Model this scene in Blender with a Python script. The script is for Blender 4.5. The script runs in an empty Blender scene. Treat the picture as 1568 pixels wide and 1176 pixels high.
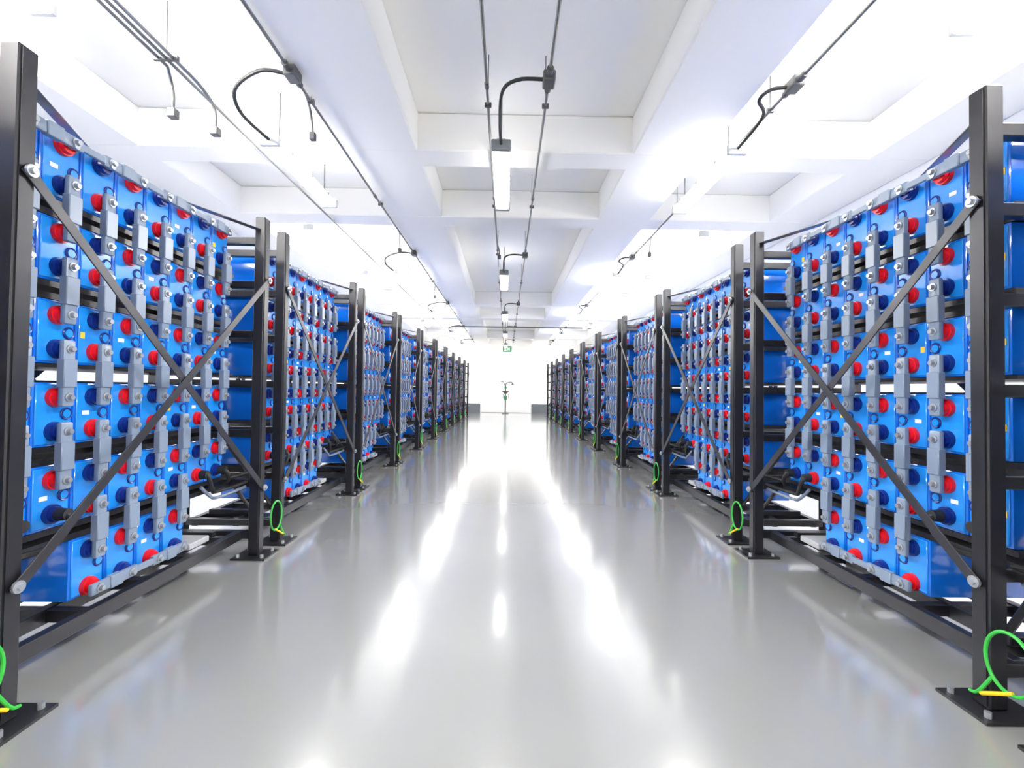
import bpy, bmesh, math, random
from mathutils import Vector, Matrix
random.seed(4)
sc = bpy.context.scene
try:
    sc.view_settings.view_transform = 'Standard'
    sc.view_settings.look = 'None'
except Exception as e:
    print(e)

# ---------------------------------------------------------------- materials
def srgb(r, g, b):
    def f(c):
        c /= 255.0
        return c/12.92 if c <= .04045 else ((c+.055)/1.055)**2.4
    return (f(r), f(g), f(b), 1)

def mat(name, col, rough=.5, metal=0, noise=0.0, nscale=20, bump=0, emis=None, estr=0, spec=None, coat=0, rvar=0, crough=.16):
    m = bpy.data.materials.new(name); m.use_nodes = True
    nt = m.node_tree; b = nt.nodes['Principled BSDF']
    b.inputs['Base Color'].default_value = col
    b.inputs['Roughness'].default_value = rough
    b.inputs['Metallic'].default_value = metal
    if spec is not None: b.inputs['Specular IOR Level'].default_value = spec
    if coat: b.inputs['Coat Weight'].default_value = coat; b.inputs['Coat Roughness'].default_value = crough; b.inputs['Coat IOR'].default_value = 1.6
    if emis:
        b.inputs['Emission Color'].default_value = emis
        b.inputs['Emission Strength'].default_value = estr
    if noise or bump or rvar:
        tc = nt.nodes.new('ShaderNodeTexCoord')
        n = nt.nodes.new('ShaderNodeTexNoise'); n.inputs['Scale'].default_value = nscale
        n.inputs['Detail'].default_value = 4
        nt.links.new(tc.outputs['Object'], n.inputs['Vector'])
        if noise:
            mx = nt.nodes.new('ShaderNodeMix'); mx.data_type = 'RGBA'
            mx.inputs[6].default_value = tuple(c*(1-noise) for c in col[:3])+(1,)
            mx.inputs[7].default_value = tuple(min(1, c*(1+noise)) for c in col[:3])+(1,)
            nt.links.new(n.outputs['Fac'], mx.inputs[0])
            nt.links.new(mx.outputs[2], b.inputs['Base Color'])
        if rvar:
            mr = nt.nodes.new('ShaderNodeMapRange')
            mr.inputs['To Min'].default_value = max(0, rough-rvar); mr.inputs['To Max'].default_value = rough+rvar
            nt.links.new(n.outputs['Fac'], mr.inputs['Value'])
            nt.links.new(mr.outputs['Result'], b.inputs['Roughness'])
        if bump:
            bp = nt.nodes.new('ShaderNodeBump'); bp.inputs['Strength'].default_value = bump
            bp.inputs['Distance'].default_value = .01
            nt.links.new(n.outputs['Fac'], bp.inputs['Height'])
            nt.links.new(bp.outputs['Normal'], b.inputs['Normal'])
            if coat: nt.links.new(bp.outputs['Normal'], b.inputs['Coat Normal'])
    return m

M = {}
M['wall'] = mat('white_paint', (.955, .95, .935, 1), .6, noise=.01, nscale=3)
M['ceil'] = mat('ceiling_paint', (.96, .95, .92, 1), .65, noise=.01, nscale=2)
M['floor'] = mat('epoxy_floor', (.335, .335, .33, 1), .22, noise=.04, nscale=1.3, bump=.08, rvar=.02, coat=1, crough=.10, spec=.9)
M['steel'] = mat('black_coated_steel', srgb(38, 38, 43), .33, .3, noise=.15, nscale=12, rvar=.08)
M['brace'] = mat('grey_brace_steel', srgb(46, 46, 52), .36, .25, noise=.15, nscale=12, rvar=.08)
M['black'] = mat('black_rubber', (.012, .012, .014, 1), .6)
M['blue'] = mat('blue_battery_case', srgb(12, 104, 212), .16, 0, noise=.14, nscale=6, coat=.5, crough=.06)
M['lblue'] = mat('blue_battery_lid_sheen', srgb(30, 140, 238), .15, 0, noise=.25, nscale=9, coat=.6, crough=.06)  # lighter blue: reflections on the cell faces put into the colour
M['dblue'] = mat('dark_blue_plastic', srgb(6, 34, 120), .3)
M['red'] = mat('red_plastic', srgb(222, 12, 22), .3)
M['bar'] = mat('grey_busbar_cover', srgb(124, 138, 159), .3, 0, noise=.05, nscale=15)
M['bolt'] = mat('zinc_bolt', srgb(175, 179, 185), .3, .6)
M['yellow'] = mat('yellow_label', srgb(250, 205, 30), .5)
M['white'] = mat('white_label_and_glint', (.85, .85, .85, 1), .45)  # labels, pictogram and the painted floor reflection
M['green'] = mat('green_wire', srgb(45, 170, 58), .4)
M['galv'] = mat('galvanised_conduit', srgb(105, 105, 105), .35, .5, noise=.15, nscale=30)
M['boxm'] = mat('cast_junction_box', srgb(85, 85, 87), .5, .5)
M['lamph'] = mat('lamp_housing', srgb(190, 192, 195), .4)
M['lampS'] = mat('lamp_diffuser_bright', (1, 1, 1, 1), .4, emis=(1, .98, .935, 1), estr=29)
M['lampF'] = mat('lamp_diffuser_flush', (1, 1, 1, 1), .4, emis=(1, .98, .935, 1), estr=310)
M['lampC'] = mat('lamp_diffuser_soft', (.7, .7, .7, 1), .4, emis=(1, .98, .935, 1), estr=10)
M['cap'] = mat('lamp_trim_grey', srgb(120, 124, 128), .4)
M['exit'] = mat('exit_green', srgb(6, 115, 68), .4)
M['bgrey'] = mat('skirting_grey', srgb(90, 95, 101), .5)
M['doorw'] = mat('door_paint', (.82, .825, .83, 1), .4)
M['teal'] = mat('eyewash_green', srgb(24, 115, 70), .35)

# ---------------------------------------------------------------- mesh builder
class MB:
    def __init__(s): s.bm = bmesh.new()
    def box(s, x0, x1, y0, y1, z0, z1, bev=0, seg=1, mtx=None):
        t = bmesh.new(); bmesh.ops.create_cube(t, size=1)
        for v in t.verts:
            v.co = Vector(((x0+x1)/2+v.co.x*(x1-x0), (y0+y1)/2+v.co.y*(y1-y0), (z0+z1)/2+v.co.z*(z1-z0)))
        if bev: bmesh.ops.bevel(t, geom=list(t.edges), offset=bev, segments=seg, affect='EDGES', profile=.5)
        if mtx: bmesh.ops.transform(t, matrix=mtx, verts=t.verts)
        s._add(t)
    def _add(s, t):
        me = bpy.data.meshes.new('tmp'); t.to_mesh(me); t.free()
        s.bm.from_mesh(me); bpy.data.meshes.remove(me)
    def cyl(s, p0, p1, r, r2=None, n=12):
        p0 = Vector(p0); p1 = Vector(p1); d = p1-p0; L = d.length
        t = bmesh.new()
        bmesh.ops.create_cone(t, cap_ends=True, segments=n, radius1=r, radius2=r if r2 is None else r2, depth=L)
        q = Vector((0, 0, 1)).rotation_difference(d.normalized()).to_matrix().to_4x4()
        bmesh.ops.transform(t, matrix=Matrix.Translation((p0+p1)/2) @ q, verts=t.verts)
        s._add(t)
    def tube(s, pts, r, n=8, sub=6, closed=False):
        P = [Vector(p) for p in pts]
        if sub > 1:
            Q = []; N = len(P)
            rng = range(N) if closed else range(N-1)
            for i in rng:
                a = P[(i-1) % N] if closed or i > 0 else P[0]
                b = P[i]; c = P[(i+1) % N]
                d = P[(i+2) % N] if closed or i+2 < N else P[-1]
                for k in range(sub):
                    t = k/sub
                    Q.append(.5*((2*b)+(c-a)*t+(2*a-5*b+4*c-d)*t*t+(3*b-a-3*c+d)*t**3))
            if not closed: Q.append(P[-1])
            P = Q
        rings = []; N = len(P); up = None
        for i, p in enumerate(P):
            if closed: tg = P[(i+1) % N]-P[i-1]
            else: tg = P[min(i+1, N-1)]-P[max(i-1, 0)]
            if tg.length < 1e-9: tg = Vector((0, 0, 1))
            tg.normalize()
            if up is None:
                up = tg.orthogonal().normalized()
            up = (up-tg*up.dot(tg)).normalized(); w = tg.cross(up)
            rings.append([s.bm.verts.new(p+up*math.cos(2*math.pi*k/n)*r+w*math.sin(2*math.pi*k/n)*r) for k in range(n)])
        for i in range(N if closed else N-1):
            A = rings[i]; B = rings[(i+1) % N]
            for k in range(n):
                s.bm.faces.new((A[k], A[(k+1) % n], B[(k+1) % n], B[k]))
        if not closed:
            s.bm.faces.new(rings[0][::-1]); s.bm.faces.new(rings[-1])
    def mesh(s, name, m, smooth=False):
        me = bpy.data.meshes.new(name)
        bmesh.ops.recalc_face_normals(s.bm, faces=s.bm.faces)
        s.bm.to_mesh(me); s.bm.free()
        me.materials.append(M[m])
        if smooth:
            for p in me.polygons: p.use_smooth = True
            try: me.set_sharp_from_angle(angle=math.radians(40))
            except Exception: pass
        return me

def obj(name, me, parent=None, loc=(0, 0, 0)):
    o = bpy.data.objects.new(name, me); sc.collection.objects.link(o)
    o.location = loc
    if parent: o.parent = parent
    return o
def empty(name, loc=(0, 0, 0), scale=(1, 1, 1)):
    o = bpy.data.objects.new(name, None); sc.collection.objects.link(o)
    o.location = loc; o.scale = scale; o.empty_display_size = .2
    return o
def group(name, parts, loc=(0, 0, 0), scale=(1, 1, 1)):
    e = empty(name, loc, scale)
    for n, me in parts: obj(n, me, e)
    return e

# ---------------------------------------------------------------- room
XW = 3.7; YB = -3.2; YF = 20.5; ZC = 3.42; ZS = 3.09
def simple(name, m, *b, bev=0):
    mb = MB(); mb.box(*b, bev=bev); return obj(name, mb.mesh(name, m))
simple('floor', 'floor', -XW-.2, XW+.2, YB-.2, YF+.2, -.2, 0)
simple('wall_left', 'wall', -XW-.2, -XW, YB, YF, 0, ZC)
simple('wall_right', 'wall', XW, XW+.2, YB, YF, 0, ZC)
simple('wall_far', 'wall', -XW-.2, XW+.2, YF, YF+.2, 0, ZC)
simple('wall_back', 'wall', -XW-.2, XW+.2, YB-.2, YB, 0, ZC)
simple('ceiling', 'ceil', -XW-.2, XW+.2, YB-.2, YF+.2, ZC, ZC+.2)
ti = 1
for a, b in [(-1.45, -.80), (1.07, 1.70), (-XW, -3.2), (3.15, XW)]:  # lengthwise ceiling beams
    simple('ceiling_beam_%d' % ti, 'ceil', a, b, YB, YF, ZS, ZC, bev=.012); ti += 1
for y0, y1 in [(-2.9, -2.6), (3.93, 4.22), (5.45, 5.78), (11.1, 11.4), (13.2, 13.55), (18.2, 18.5)]:  # crosswise ceiling beams
    simple('ceiling_beam_%d' % ti, 'ceil', -XW, XW, y0, y1, ZS-.002, ZC, bev=.012); ti += 1

# baseboards
simple('baseboard_left', 'bgrey', -XW, -XW+.015, YB, YF-.02, 0, .12)
simple('baseboard_right', 'bgrey', XW-.015, XW, YB, YF-.02, 0, .12)
mb = MB(); mb.box(-XW+.02, -1.18, YF-.03, YF, 0, .40); mb.box(1.12, XW-.02, YF-.03, YF, 0, .40)
obj('baseboard_far', mb.mesh('baseboard_far', 'bgrey'))

# low double door on far wall
dr = MB()
dr.box(-1.14, -.03, YF-.06, YF-.001, 0.01, 1.38, bev=.01); dr.box(-.02, 1.08, YF-.06, YF-.001, .01, 1.38, bev=.01)
dr2 = MB(); dr2.box(-.16, -.13, YF-.10, YF-.06, .65, .85, bev=.006); dr2.box(.08, .11, YF-.10, YF-.06, .65, .85, bev=.006)
group('door_1', [('door_leaves', dr.mesh('door_leaves', 'doorw')), ('handles', dr2.mesh('handles', 'bolt'))])

# exit sign
a = MB(); a.box(-.19, .19, YF-.05, YF-.001, 2.74, 2.98, bev=.01)
b = MB()
for (x0, x1, z0, z1) in [(-.14, -.02, 2.78, 2.81), (-.14, -.11, 2.83, 2.93), (-.07, -.04, 2.82, 2.92), (.01, .06, 2.80, 2.92), (.08, .14, 2.80, 2.82), (.08, .14, 2.90, 2.92), (.10, .12, 2.82, 2.90)]:
    b.box(x0, x1, YF-.055, YF-.049, z0, z1)
group('exit_sign', [('sign_box', a.mesh('sign_box', 'exit')), ('pictogram', b.mesh('pictogram', 'white'))], loc=(.0, 0, 0))

# eyewash station
a = MB(); ex, ey = -.05, 19.6
a.cyl((ex, ey, 0), (ex, ey, .02), .14, n=20); a.cyl((ex, ey, .02), (ex, ey, 1.25), .028)
a.cyl((ex, ey, .86), (ex, ey, .98), .05, .17, n=20)
a.tube([(ex, ey, 1.2), (ex+.05, ey, 1.32), (ex+.25, ey, 1.36), (ex+.3, ey, 1.30)], .02)
a.tube([(ex-.02, ey, 1.2), (ex-.1, ey, 1.36), (ex-.2, ey, 1.38)], .018)
a.cyl((ex+.3, ey, 1.24), (ex+.3, ey, 1.31), .08, .03)
b = MB(); b.box(ex-.06, ex+.06, ey-.05, ey-.025, .60, .78, bev=.004); b.box(ex-.045, ex+.045, ey-.05, ey-.025, 1.08, 1.17)
group('eyewash_station', [('pipework', a.mesh('pipework', 'galv', True)), ('green_sign', b.mesh('green_sign', 'teal'))])

# ---------------------------------------------------------------- battery rack meshes (local: +x into rack, y along aisle)
L = 1.40; D = .62; H = 2.05
ZB = .158; P = .301; NR = 6; c0 = .135; cp = .155; NC = 8
FX = .15
def colrange(r): return range(2, 6) if r == 0 else range(NC)

fr = MB()
hw = .03
for y in (0, L):
    for x in (0, D):
        fr.box(x-hw, x+hw, y-hw, y+hw, .01, H, bev=.004)
        fr.box(x-.10, x+.10, y-.085, y+.085, 0, .010)
    fr.box(-hw-.004, -hw+.002, y-hw+.008, y+hw-.008, .02, H-.01)
    for z in (.152, ZB+P*1, ZB+P*2, ZB+P*3, ZB+P*4, ZB+P*5, 1.93):
        fr.box(hw, D-hw, y-.02, y+.02, z-.045, z-.001, bev=.003)
    fr.tube([(hw, y+(.024 if y else -.024), .25), (D-hw, y+(.024 if y else -.024), 1.0)], .012, sub=1)
# long base rails, joists
fr.box(.078, .118, .0, L, .098, .154, bev=.003)
fr.box(FX+.10, FX+.14, .0, L, .098, .154, bev=.003)
fr.box(D-.10, D-.06, .0, L, .098, .154, bev=.003)
for i in range(5):
    y = .12+i*(L-.24)/4
    fr.box(.118, D-.10, y-.02, y+.02, .106, .150)
for r in range(1, NR):
    z = ZB+P*r
    lo, hi = (-.033, -.010), (.012, .033)
    if r == 3: lo, hi = (-.033, -.028), (.020, .033)
    fr.box(FX+.001, .60, .045, L-.03, z+lo[0], z+lo[1])
    fr.box(FX+.001, .60, .045, L-.03, z+hi[0], z+hi[1])
    fr.box(D-.02, D+.02, hw, L-hw, z+lo[0], z+lo[1])
for y in (.10, L-.14, L-.28):
    fr.box(.16, .5, y-.02, y+.02, .154, .186, bev=.003)
me_frame = fr.mesh('steel_frame', 'steel')

def flatbar(mb, p0, p1, w, t, nrm):
    p0 = Vector(p0); p1 = Vector(p1); d = p1-p0; Ln = d.length; d.normalize()
    n = Vector(nrm).normalized(); s = n.cross(d).normalized(); n = d.cross(s)
    m = Matrix((( d.x, s.x, n.x, (p0.x+p1.x)/2), (d.y, s.y, n.y, (p0.y+p1.y)/2), (d.z, s.z, n.z, (p0.z+p1.z)/2), (0, 0, 0, 1)))
    mb.box(-Ln/2, Ln/2, -w/2, w/2, -t/2, t/2, bev=t*.25, mtx=m)
br = MB()
flatbar(br, (-.040, -.01, 1.68), (-.040, L+.01, .40), .036, .006, (1, 0, 0))
flatbar(br, (-.047, -.01, .40), (-.047, L+.01, 1.68), .036, .006, (1, 0, 0))
flatbar(br, (0, 0, 1.965), (D, L, 1.965), .036, .006, (0, 0, 1))
flatbar(br, (0, L, 1.975), (D, 0, 1.975), .036, .006, (0, 0, 1))
flatbar(br, (D+.04, 0, 1.68), (D+.04, L, .40), .036, .006, (1, 0, 0))
flatbar(br, (D+.047, 0, .40), (D+.047, L, 1.68), .036, .006, (1, 0, 0))
me_brace = br.mesh('cross_braces', 'brace')

bo = MB()
for y in (0, L):
    for z in (.41, 1.67):
        bo.cyl((-.046, y, z), (-.054, y, z), .019, n=18); bo.cyl((-.05, y, z), (-.062, y, z), .010, n=6)
    for x in (0, D):
        for sx, sy in ((-1, -1), (-1, 1), (1, -1), (1, 1)):
            bo.cyl((x+sx*.07, y+sy*.06, .01), (x+sx*.07, y+sy*.06, .028), .010, n=6)
me_fbolt = bo.mesh('frame_bolts', 'bolt', True)

ce = MB(); li = MB(); ri = MB(); rd = MB(); bl = MB(); lab = MB(); wl = MB(); st = MB(); bk = MB()
ba = MB(); bt = MB(); ld = MB()
TZ = .062; TR = .034
def term(c, z, red):
    y = c0+cp*c; m = rd if red else bl
    m.cyl((FX-.001, y, z), (FX-.020, y, z), TR+.002, TR, n=20)
    m.cyl((FX-.019, y, z), (FX-.034, y, z), TR-.005, TR-.008, n=18)
    ld.cyl((FX-.03, y, z), (FX-.062, y, z), .011, n=10)
for r in range(NR):
    zc = ZB+P*(r+.5)
    for c in colrange(r):
        y = c0+cp*c
        ce.box(FX, .60, y-.0765, y+.0765, zc-.117, zc+.117, bev=.007, seg=2)
        li.box(FX-.005, FX+.002, y-.067, y+.067, zc-.108, zc+.108, bev=.003)
        yr = y+.045
        pts = [(FX-.007, yr+.020*math.cos(a*math.pi/8), zc+.020*math.sin(a*math.pi/8)) for a in range(16)]
        ri.tube(pts, .0038, n=5, sub=1, closed=True)
        li.cyl((FX-.004, yr, zc), (FX-.010, yr, zc), .015, n=14)
        top_red = (c % 2 == 1)
        zt = zc+(TZ if r < NR-1 else .085); zb = zc-TZ
        if r == 0: zb = zc-.083
        term(c, zt, top_red); term(c, zb, not top_red)
        if c in (0,) or (c+r*3) % 11 == 0:
            lab.box(FX-.007, FX-.004, y-.062, y-.044, zc-.012, zc+.012)
        if (c*5+r*3) % 4 == 0:
            wl.box(FX-.0065, FX-.004, y-.045, y-.015, zc-.008, zc+.008)
def bolt2(x0, y, z):
    bt.cyl((x0, y, z), (x0-.004, y, z), .016, n=14)
    bt.cyl((x0-.003, y, z), (x0-.016, y, z), .011, .009, n=12)
def vbar(c, z, h=P/2-TZ):
    y = c0+cp*c
    x1 = FX-.036; x0 = x1-.022
    ba.box(x0, x1, y-.024, y+.024, z-h-.034, z+h+.034, bev=.008, seg=2)
    ba.box(x0-.006, x1+.002, y-.0265, y+.0265, z-.052, z+.052, bev=.003)
    for s in (-1, 1): bolt2(x0, y, z+s*h)
def hbar(ca, cb, z):
    ya = c0+cp*ca; yb = c0+cp*cb
    x1 = FX-.036; x0 = x1-.020
    ba.box(x0, x1, ya-.034, yb+.034, z-.023, z+.023, bev=.007, seg=2)
    ba.box(x0-.006, x1+.002, (ya+yb)/2-.03, (ya+yb)/2+.03, z-.0255, z+.0255, bev=.003)
    for y in (ya, yb): bolt2(x0, y, z)
for r in range(1, NR):
    for c in colrange(r-1):
        vbar(c, ZB+P*r)
zt = ZB+P*(NR-.5)+.098
for c in range(0, NC-1):
    if c % 2 == 0: hbar(c, c+1, zt)
    else:
        y = c0+cp*(c+.5); ba.box(FX-.054, FX-.038, y-.05, y+.05, zt-.014, zt+.014, bev=.003)
zb = ZB+P*.5-.092
hbar(2, 3, zb); hbar(4, 5, zb)
y = c0+cp*3.5; ba.box(FX-.054, FX-.038, y-.05, y+.05, zb-.014, zb+.014, bev=.003)
z2 = ZB+P*1.5-TZ
y6 = c0+cp*6; y7 = c0+cp*7; y1 = c0+cp; y00 = c0
for y in (y6, y7, y1, y00):
    bk.cyl((FX-.032, y, z2), (FX-.07, y, z2), .024, .021, n=14)
bk.tube([(FX-.065, y6, z2), (FX-.075, y6+.01, z2-.03), (FX-.06, y6+.06, z2-.09), (FX-.03, y6+.14, z2-.12), (.05, L-.02, z2-.10), (.06, L+.12, z2-.10), (.08, L+.25, z2-.12)], .011)
bk.tube([(FX-.065, y7, z2), (FX-.080, y7+.01, z2-.03), (FX-.06, y7+.04, z2-.07), (FX+.0, y7+.10, z2-.08), (.08, L+.05, z2-.06), (.08, L+.25, z2-.09)], .011)
bk.tube([(FX-.065, y1, z2), (FX-.08, y1-.005, z2-.03), (FX-.06, y1-.05, z2-.10), (FX, y1-.15, z2-.12), (.09, -.04, z2-.12)], .011)
wc = MB()
wc.tube([(FX-.02, y6+.02, z2-.07), (FX-.04, y6+.07, z2-.13), (FX-.03, y6+.15, z2-.155), (.06, L-.04, z2-.13), (.08, L+.10, z2-.12), (.10, L+.24, z2-.14)], .009)
st.box(.14, .46, c0+cp*5.75, c0+cp*5.75+.16, .158, .190, bev=.004)
gr = MB()
gr.tube([(-.045, -.10+.070*math.cos(a*math.pi/6), .20+.092*math.sin(a*math.pi/6)) for a in range(12)], .0055, closed=True, sub=3)
gr.tube([(-.045, -.05, .13), (-.05, -.01, .06), (-.045, .02, .045)], .0055)
gy = MB(); gy.tube([(-.045, -.11, .115), (-.05, -.06, .085), (-.05, -.02, .06)], .006)
fl = MB(); fl.box(.24, .38, .92, 1.10, 0.0, .002)  # reflected light under the rack, laid on the floor as a white patch
rack_parts = [('steel_frame', me_frame), ('cross_braces', me_brace), ('frame_bolts', me_fbolt),
    ('battery_cells', ce.mesh('battery_cells', 'blue', True)), ('battery_lids', li.mesh('battery_lids', 'lblue', True)),
    ('vent_rings', ri.mesh('vent_rings', 'dblue', True)),
    ('positive_terminals', rd.mesh('positive_terminals', 'red', True)), ('negative_terminals', bl.mesh('negative_terminals', 'dblue', True)),
    ('terminal_posts', ld.mesh('terminal_posts', 'bolt', True)),
    ('busbars', ba.mesh('busbars', 'bar', True)), ('busbar_bolts', bt.mesh('busbar_bolts', 'bolt', True)),
    ('warning_labels', lab.mesh('warning_labels', 'yellow')), ('cell_labels', wl.mesh('cell_labels', 'white')),
    ('cables', bk.mesh('cables', 'black', True)), ('grey_cable', wc.mesh('grey_cable', 'bar', True)),
    ('base_tray', st.mesh('base_tray', 'lamph')), ('earth_loop', gr.mesh('earth_loop', 'green', True)),
    ('earth_tag', gy.mesh('earth_tag', 'yellow', True)), ('painted_floor_reflection', fl.mesh('painted_floor_reflection', 'white'))]
XL, XR = 1.507, 1.597
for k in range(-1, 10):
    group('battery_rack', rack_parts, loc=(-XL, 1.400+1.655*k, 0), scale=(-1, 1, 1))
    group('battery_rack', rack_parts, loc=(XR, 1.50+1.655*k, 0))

# ---------------------------------------------------------------- ceiling services
ZP = 3.055; ZR = ZC-.001
def lampmesh(em, rods=True):
    h = MB(); h.box(-.035, .035, 0, 1.22, .035, .065, bev=.008, seg=2)
    h.box(-.03, .03, .58, .64, .06, .085, bev=.004)
    e = MB()
    e.box(-.078, .078, -.015, .03, -.036, .050, bev=.012, seg=2); e.box(-.078, .078, 1.19, 1.235, -.036, .050, bev=.012, seg=2)
    if rods:
        for yy in (.22, .60, .98):
            for sx in (-1, 1): e.box(sx*.074-.005, sx*.074+.005, yy-.02, yy+.02, -.004, .03)
    d = MB(); d.box(-.070, .070, .03, 1.19, -.033, .04, bev=.02)
    P = [('housing', h.mesh('housing', 'lamph')), ('end_caps', e.mesh('end_caps', 'cap' if em == 'lampC' else 'lamph')), ('diffuser', d.mesh('diffuser', em))]
    if rods:
        r = MB()
        for y in (.15, 1.07):
            r.cyl((0, y, .06), (0, y, ZR-2.94), .005, n=6); r.cyl((0, y, .06), (0, y, .10), .014, n=8)
        if em == 'lampC':
            for sx in (-1, 1): r.box(sx*.073-.004, sx*.073+.004, .03, 1.19, .028, .044)
        P.append(('suspension_rods', r.mesh('suspension_rods', 'galv')))
    return P
lS = lampmesh('lampS'); lC = lampmesh('lampC'); lF = lampmesh('lampF', False)
for k in range(-1, 5):
    y = 3.56+3.9*k
    if k == -1: y = -.6
    group('fluorescent_lamp', lC, loc=(-.07, y, 2.94))
    for x in (-1.88, 1.80):
        group('fluorescent_lamp', lS, loc=(x, y, 2.94))
for y in (-1.4, 1.6, 6.6, 9.2, 11.7, 15.6):
    for x in (-2.9, 2.85):
        group('fluorescent_lamp', lF, loc=(x, y, ZC-.087))

def conduit(x, y0, y1, boxes, loops, drops=None, name='conduit'):
    t = MB(); t.tube([(x, y0, ZP), (x, y1, ZP)], .0105, sub=1, n=10)
    b = MB()
    y = y0+.8
    while y < y1-.3:
        b.cyl((x, y-.025, ZP), (x, y+.025, ZP), .0155, n=10)
        b.box(x-.024, x+.024, y+.2, y+.22, ZP-.014, ZP+.014)
        t.tube([(x, y+.212, ZP), (x, y+.212, ZR)], .0035, sub=1, n=6)
        y += 1.8
    for yb in boxes:
        b.box(x-.04, x+.04, yb-.055, yb+.055, ZP-.035, ZP+.034, bev=.008)
        b.cyl((x, yb-.11, ZP), (x, yb+.11, ZP), .022, n=10)
    for (yd, dx, zl) in (drops or []):
        t.tube([(x, yd, ZP), (x+dx*.5, yd+.14, ZP-.01), (x+dx, yd+.24, ZP-.05), (x+dx, yd+.27, zl)], .009)
        b.box(x+dx-.022, x+dx+.022, yd+.25, yd+.29, zl-.04, zl+.02, bev=.006)
    c = MB()
    for lp in loops: c.tube(lp, .012, n=8)
    parts = [('pipe', t.mesh('pipe', 'galv', True)), ('fittings', b.mesh('fittings', 'boxm', True))]
    if loops: parts.append(('flexible_cable', c.mesh('flexible_cable', 'black', True)))
    group(name, parts)
ys = [2.95+3.9*k for k in range(5)]
y0_, y1_ = YB+.02, YF-.02
conduit(-.16, y0_, y1_, [], [], drops=[(6.3, .03, 2.95)])
conduit(.25, y0_, y1_, ys, [[(.22, y, ZP), (.05, y+.03, 3.07), (-.055, y+.12, 3.05), (-.075, y+.35, 2.97), (-.07, y+.60, 2.95)] for y in ys])
conduit(-1.42, y0_, y1_, ys, [[(-1.45, y, ZP), (-1.62, y-.02, 3.06), (-1.86, y+.12, 3.03), (-1.92, y+.3, 2.97), (-1.88, y+.60, 2.95)] for y in ys],
        drops=[(3.12, -.05, 2.90), (5.9, -.05, 2.90), (8.9, -.05, 2.88)])
conduit(1.87, y0_, y1_, ys, [[(1.84, y+.03, ZP), (1.74, y+.05, 3.05), (1.70, y+.12, 3.02), (1.80, y+.25, 2.99), (1.80, y+.60, 2.95)] for y in ys],
        drops=[(5.9, .05, 2.9)])
t = MB(); b = MB()
for i, x in enumerate((-2.10, -2.145, -2.19)):
    t.tube([(x, y0_, ZP), (x, 2.9, ZP)], .010, sub=1)
t.tube([(-2.10, 2.9, ZP), (-2.08, 3.05, 3.03), (-2.05, 3.15, 2.95), (-2.05, 3.17, 2.82)], .010)
t.tube([(-2.19, 2.9, ZP), (-2.22, 2.98, 3.0), (-2.22, 3.0, 2.93), (-2.22, 3.0, 2.84)], .010)
t.tube([(-2.145, 2.9, ZP), (-2.145, 19, ZP)], .010, sub=1)
for p in ((-2.05, 3.17, 2.80), (-2.22, 3.0, 2.82)):
    b.box(p[0]-.028, p[0]+.028, p[1]-.025, p[1]+.025, p[2]-.04, p[2]+.02, bev=.006)
for yy in (.5, 2.82): b.box(-2.22, -2.07, yy, yy+.02, ZP-.014, ZP+.014)
for y in (.5, 2.83, 5.6, 9, 13): t.tube([(-2.145, y, ZP), (-2.145, y, ZR)], .0035, sub=1, n=6)
group('conduit_bundle', [('pipes', t.mesh('pipes', 'galv', True)), ('fittings', b.mesh('fittings', 'boxm'))])
t = MB(); t.tube([(-1.7, 14.0, 2.95), (2.6, 14.0, 2.95)], .018, sub=1)
for x in (-1.6, 0, 2.4): t.tube([(x, 14.0, 2.95), (x, 14.0, ZR)], .008, sub=1)
obj('cross_conduit', t.mesh('cross_conduit', 'galv', True))

# ---------------------------------------------------------------- world + camera
w = bpy.data.worlds.new('World'); sc.world = w; w.use_nodes = True
w.node_tree.nodes['Background'].inputs[0].default_value = (.9, .95, 1, 1)
w.node_tree.nodes['Background'].inputs[1].default_value = .5

cam = bpy.data.cameras.new('camera'); co = bpy.data.objects.new('camera', cam); sc.collection.objects.link(co)
cam.sensor_width = 36; cam.lens = 700/1568*36; cam.clip_start = .02; cam.clip_end = 100
cam.shift_y = -.0026
R = Matrix.Rotation(-.0114, 4, 'Z') @ Matrix.Rotation(math.radians(90+1.1), 4, 'X') @ Matrix.Rotation(.013, 4, 'Z')
co.matrix_world = Matrix.Translation((0, 0, 1.02)) @ R
sc.camera = co
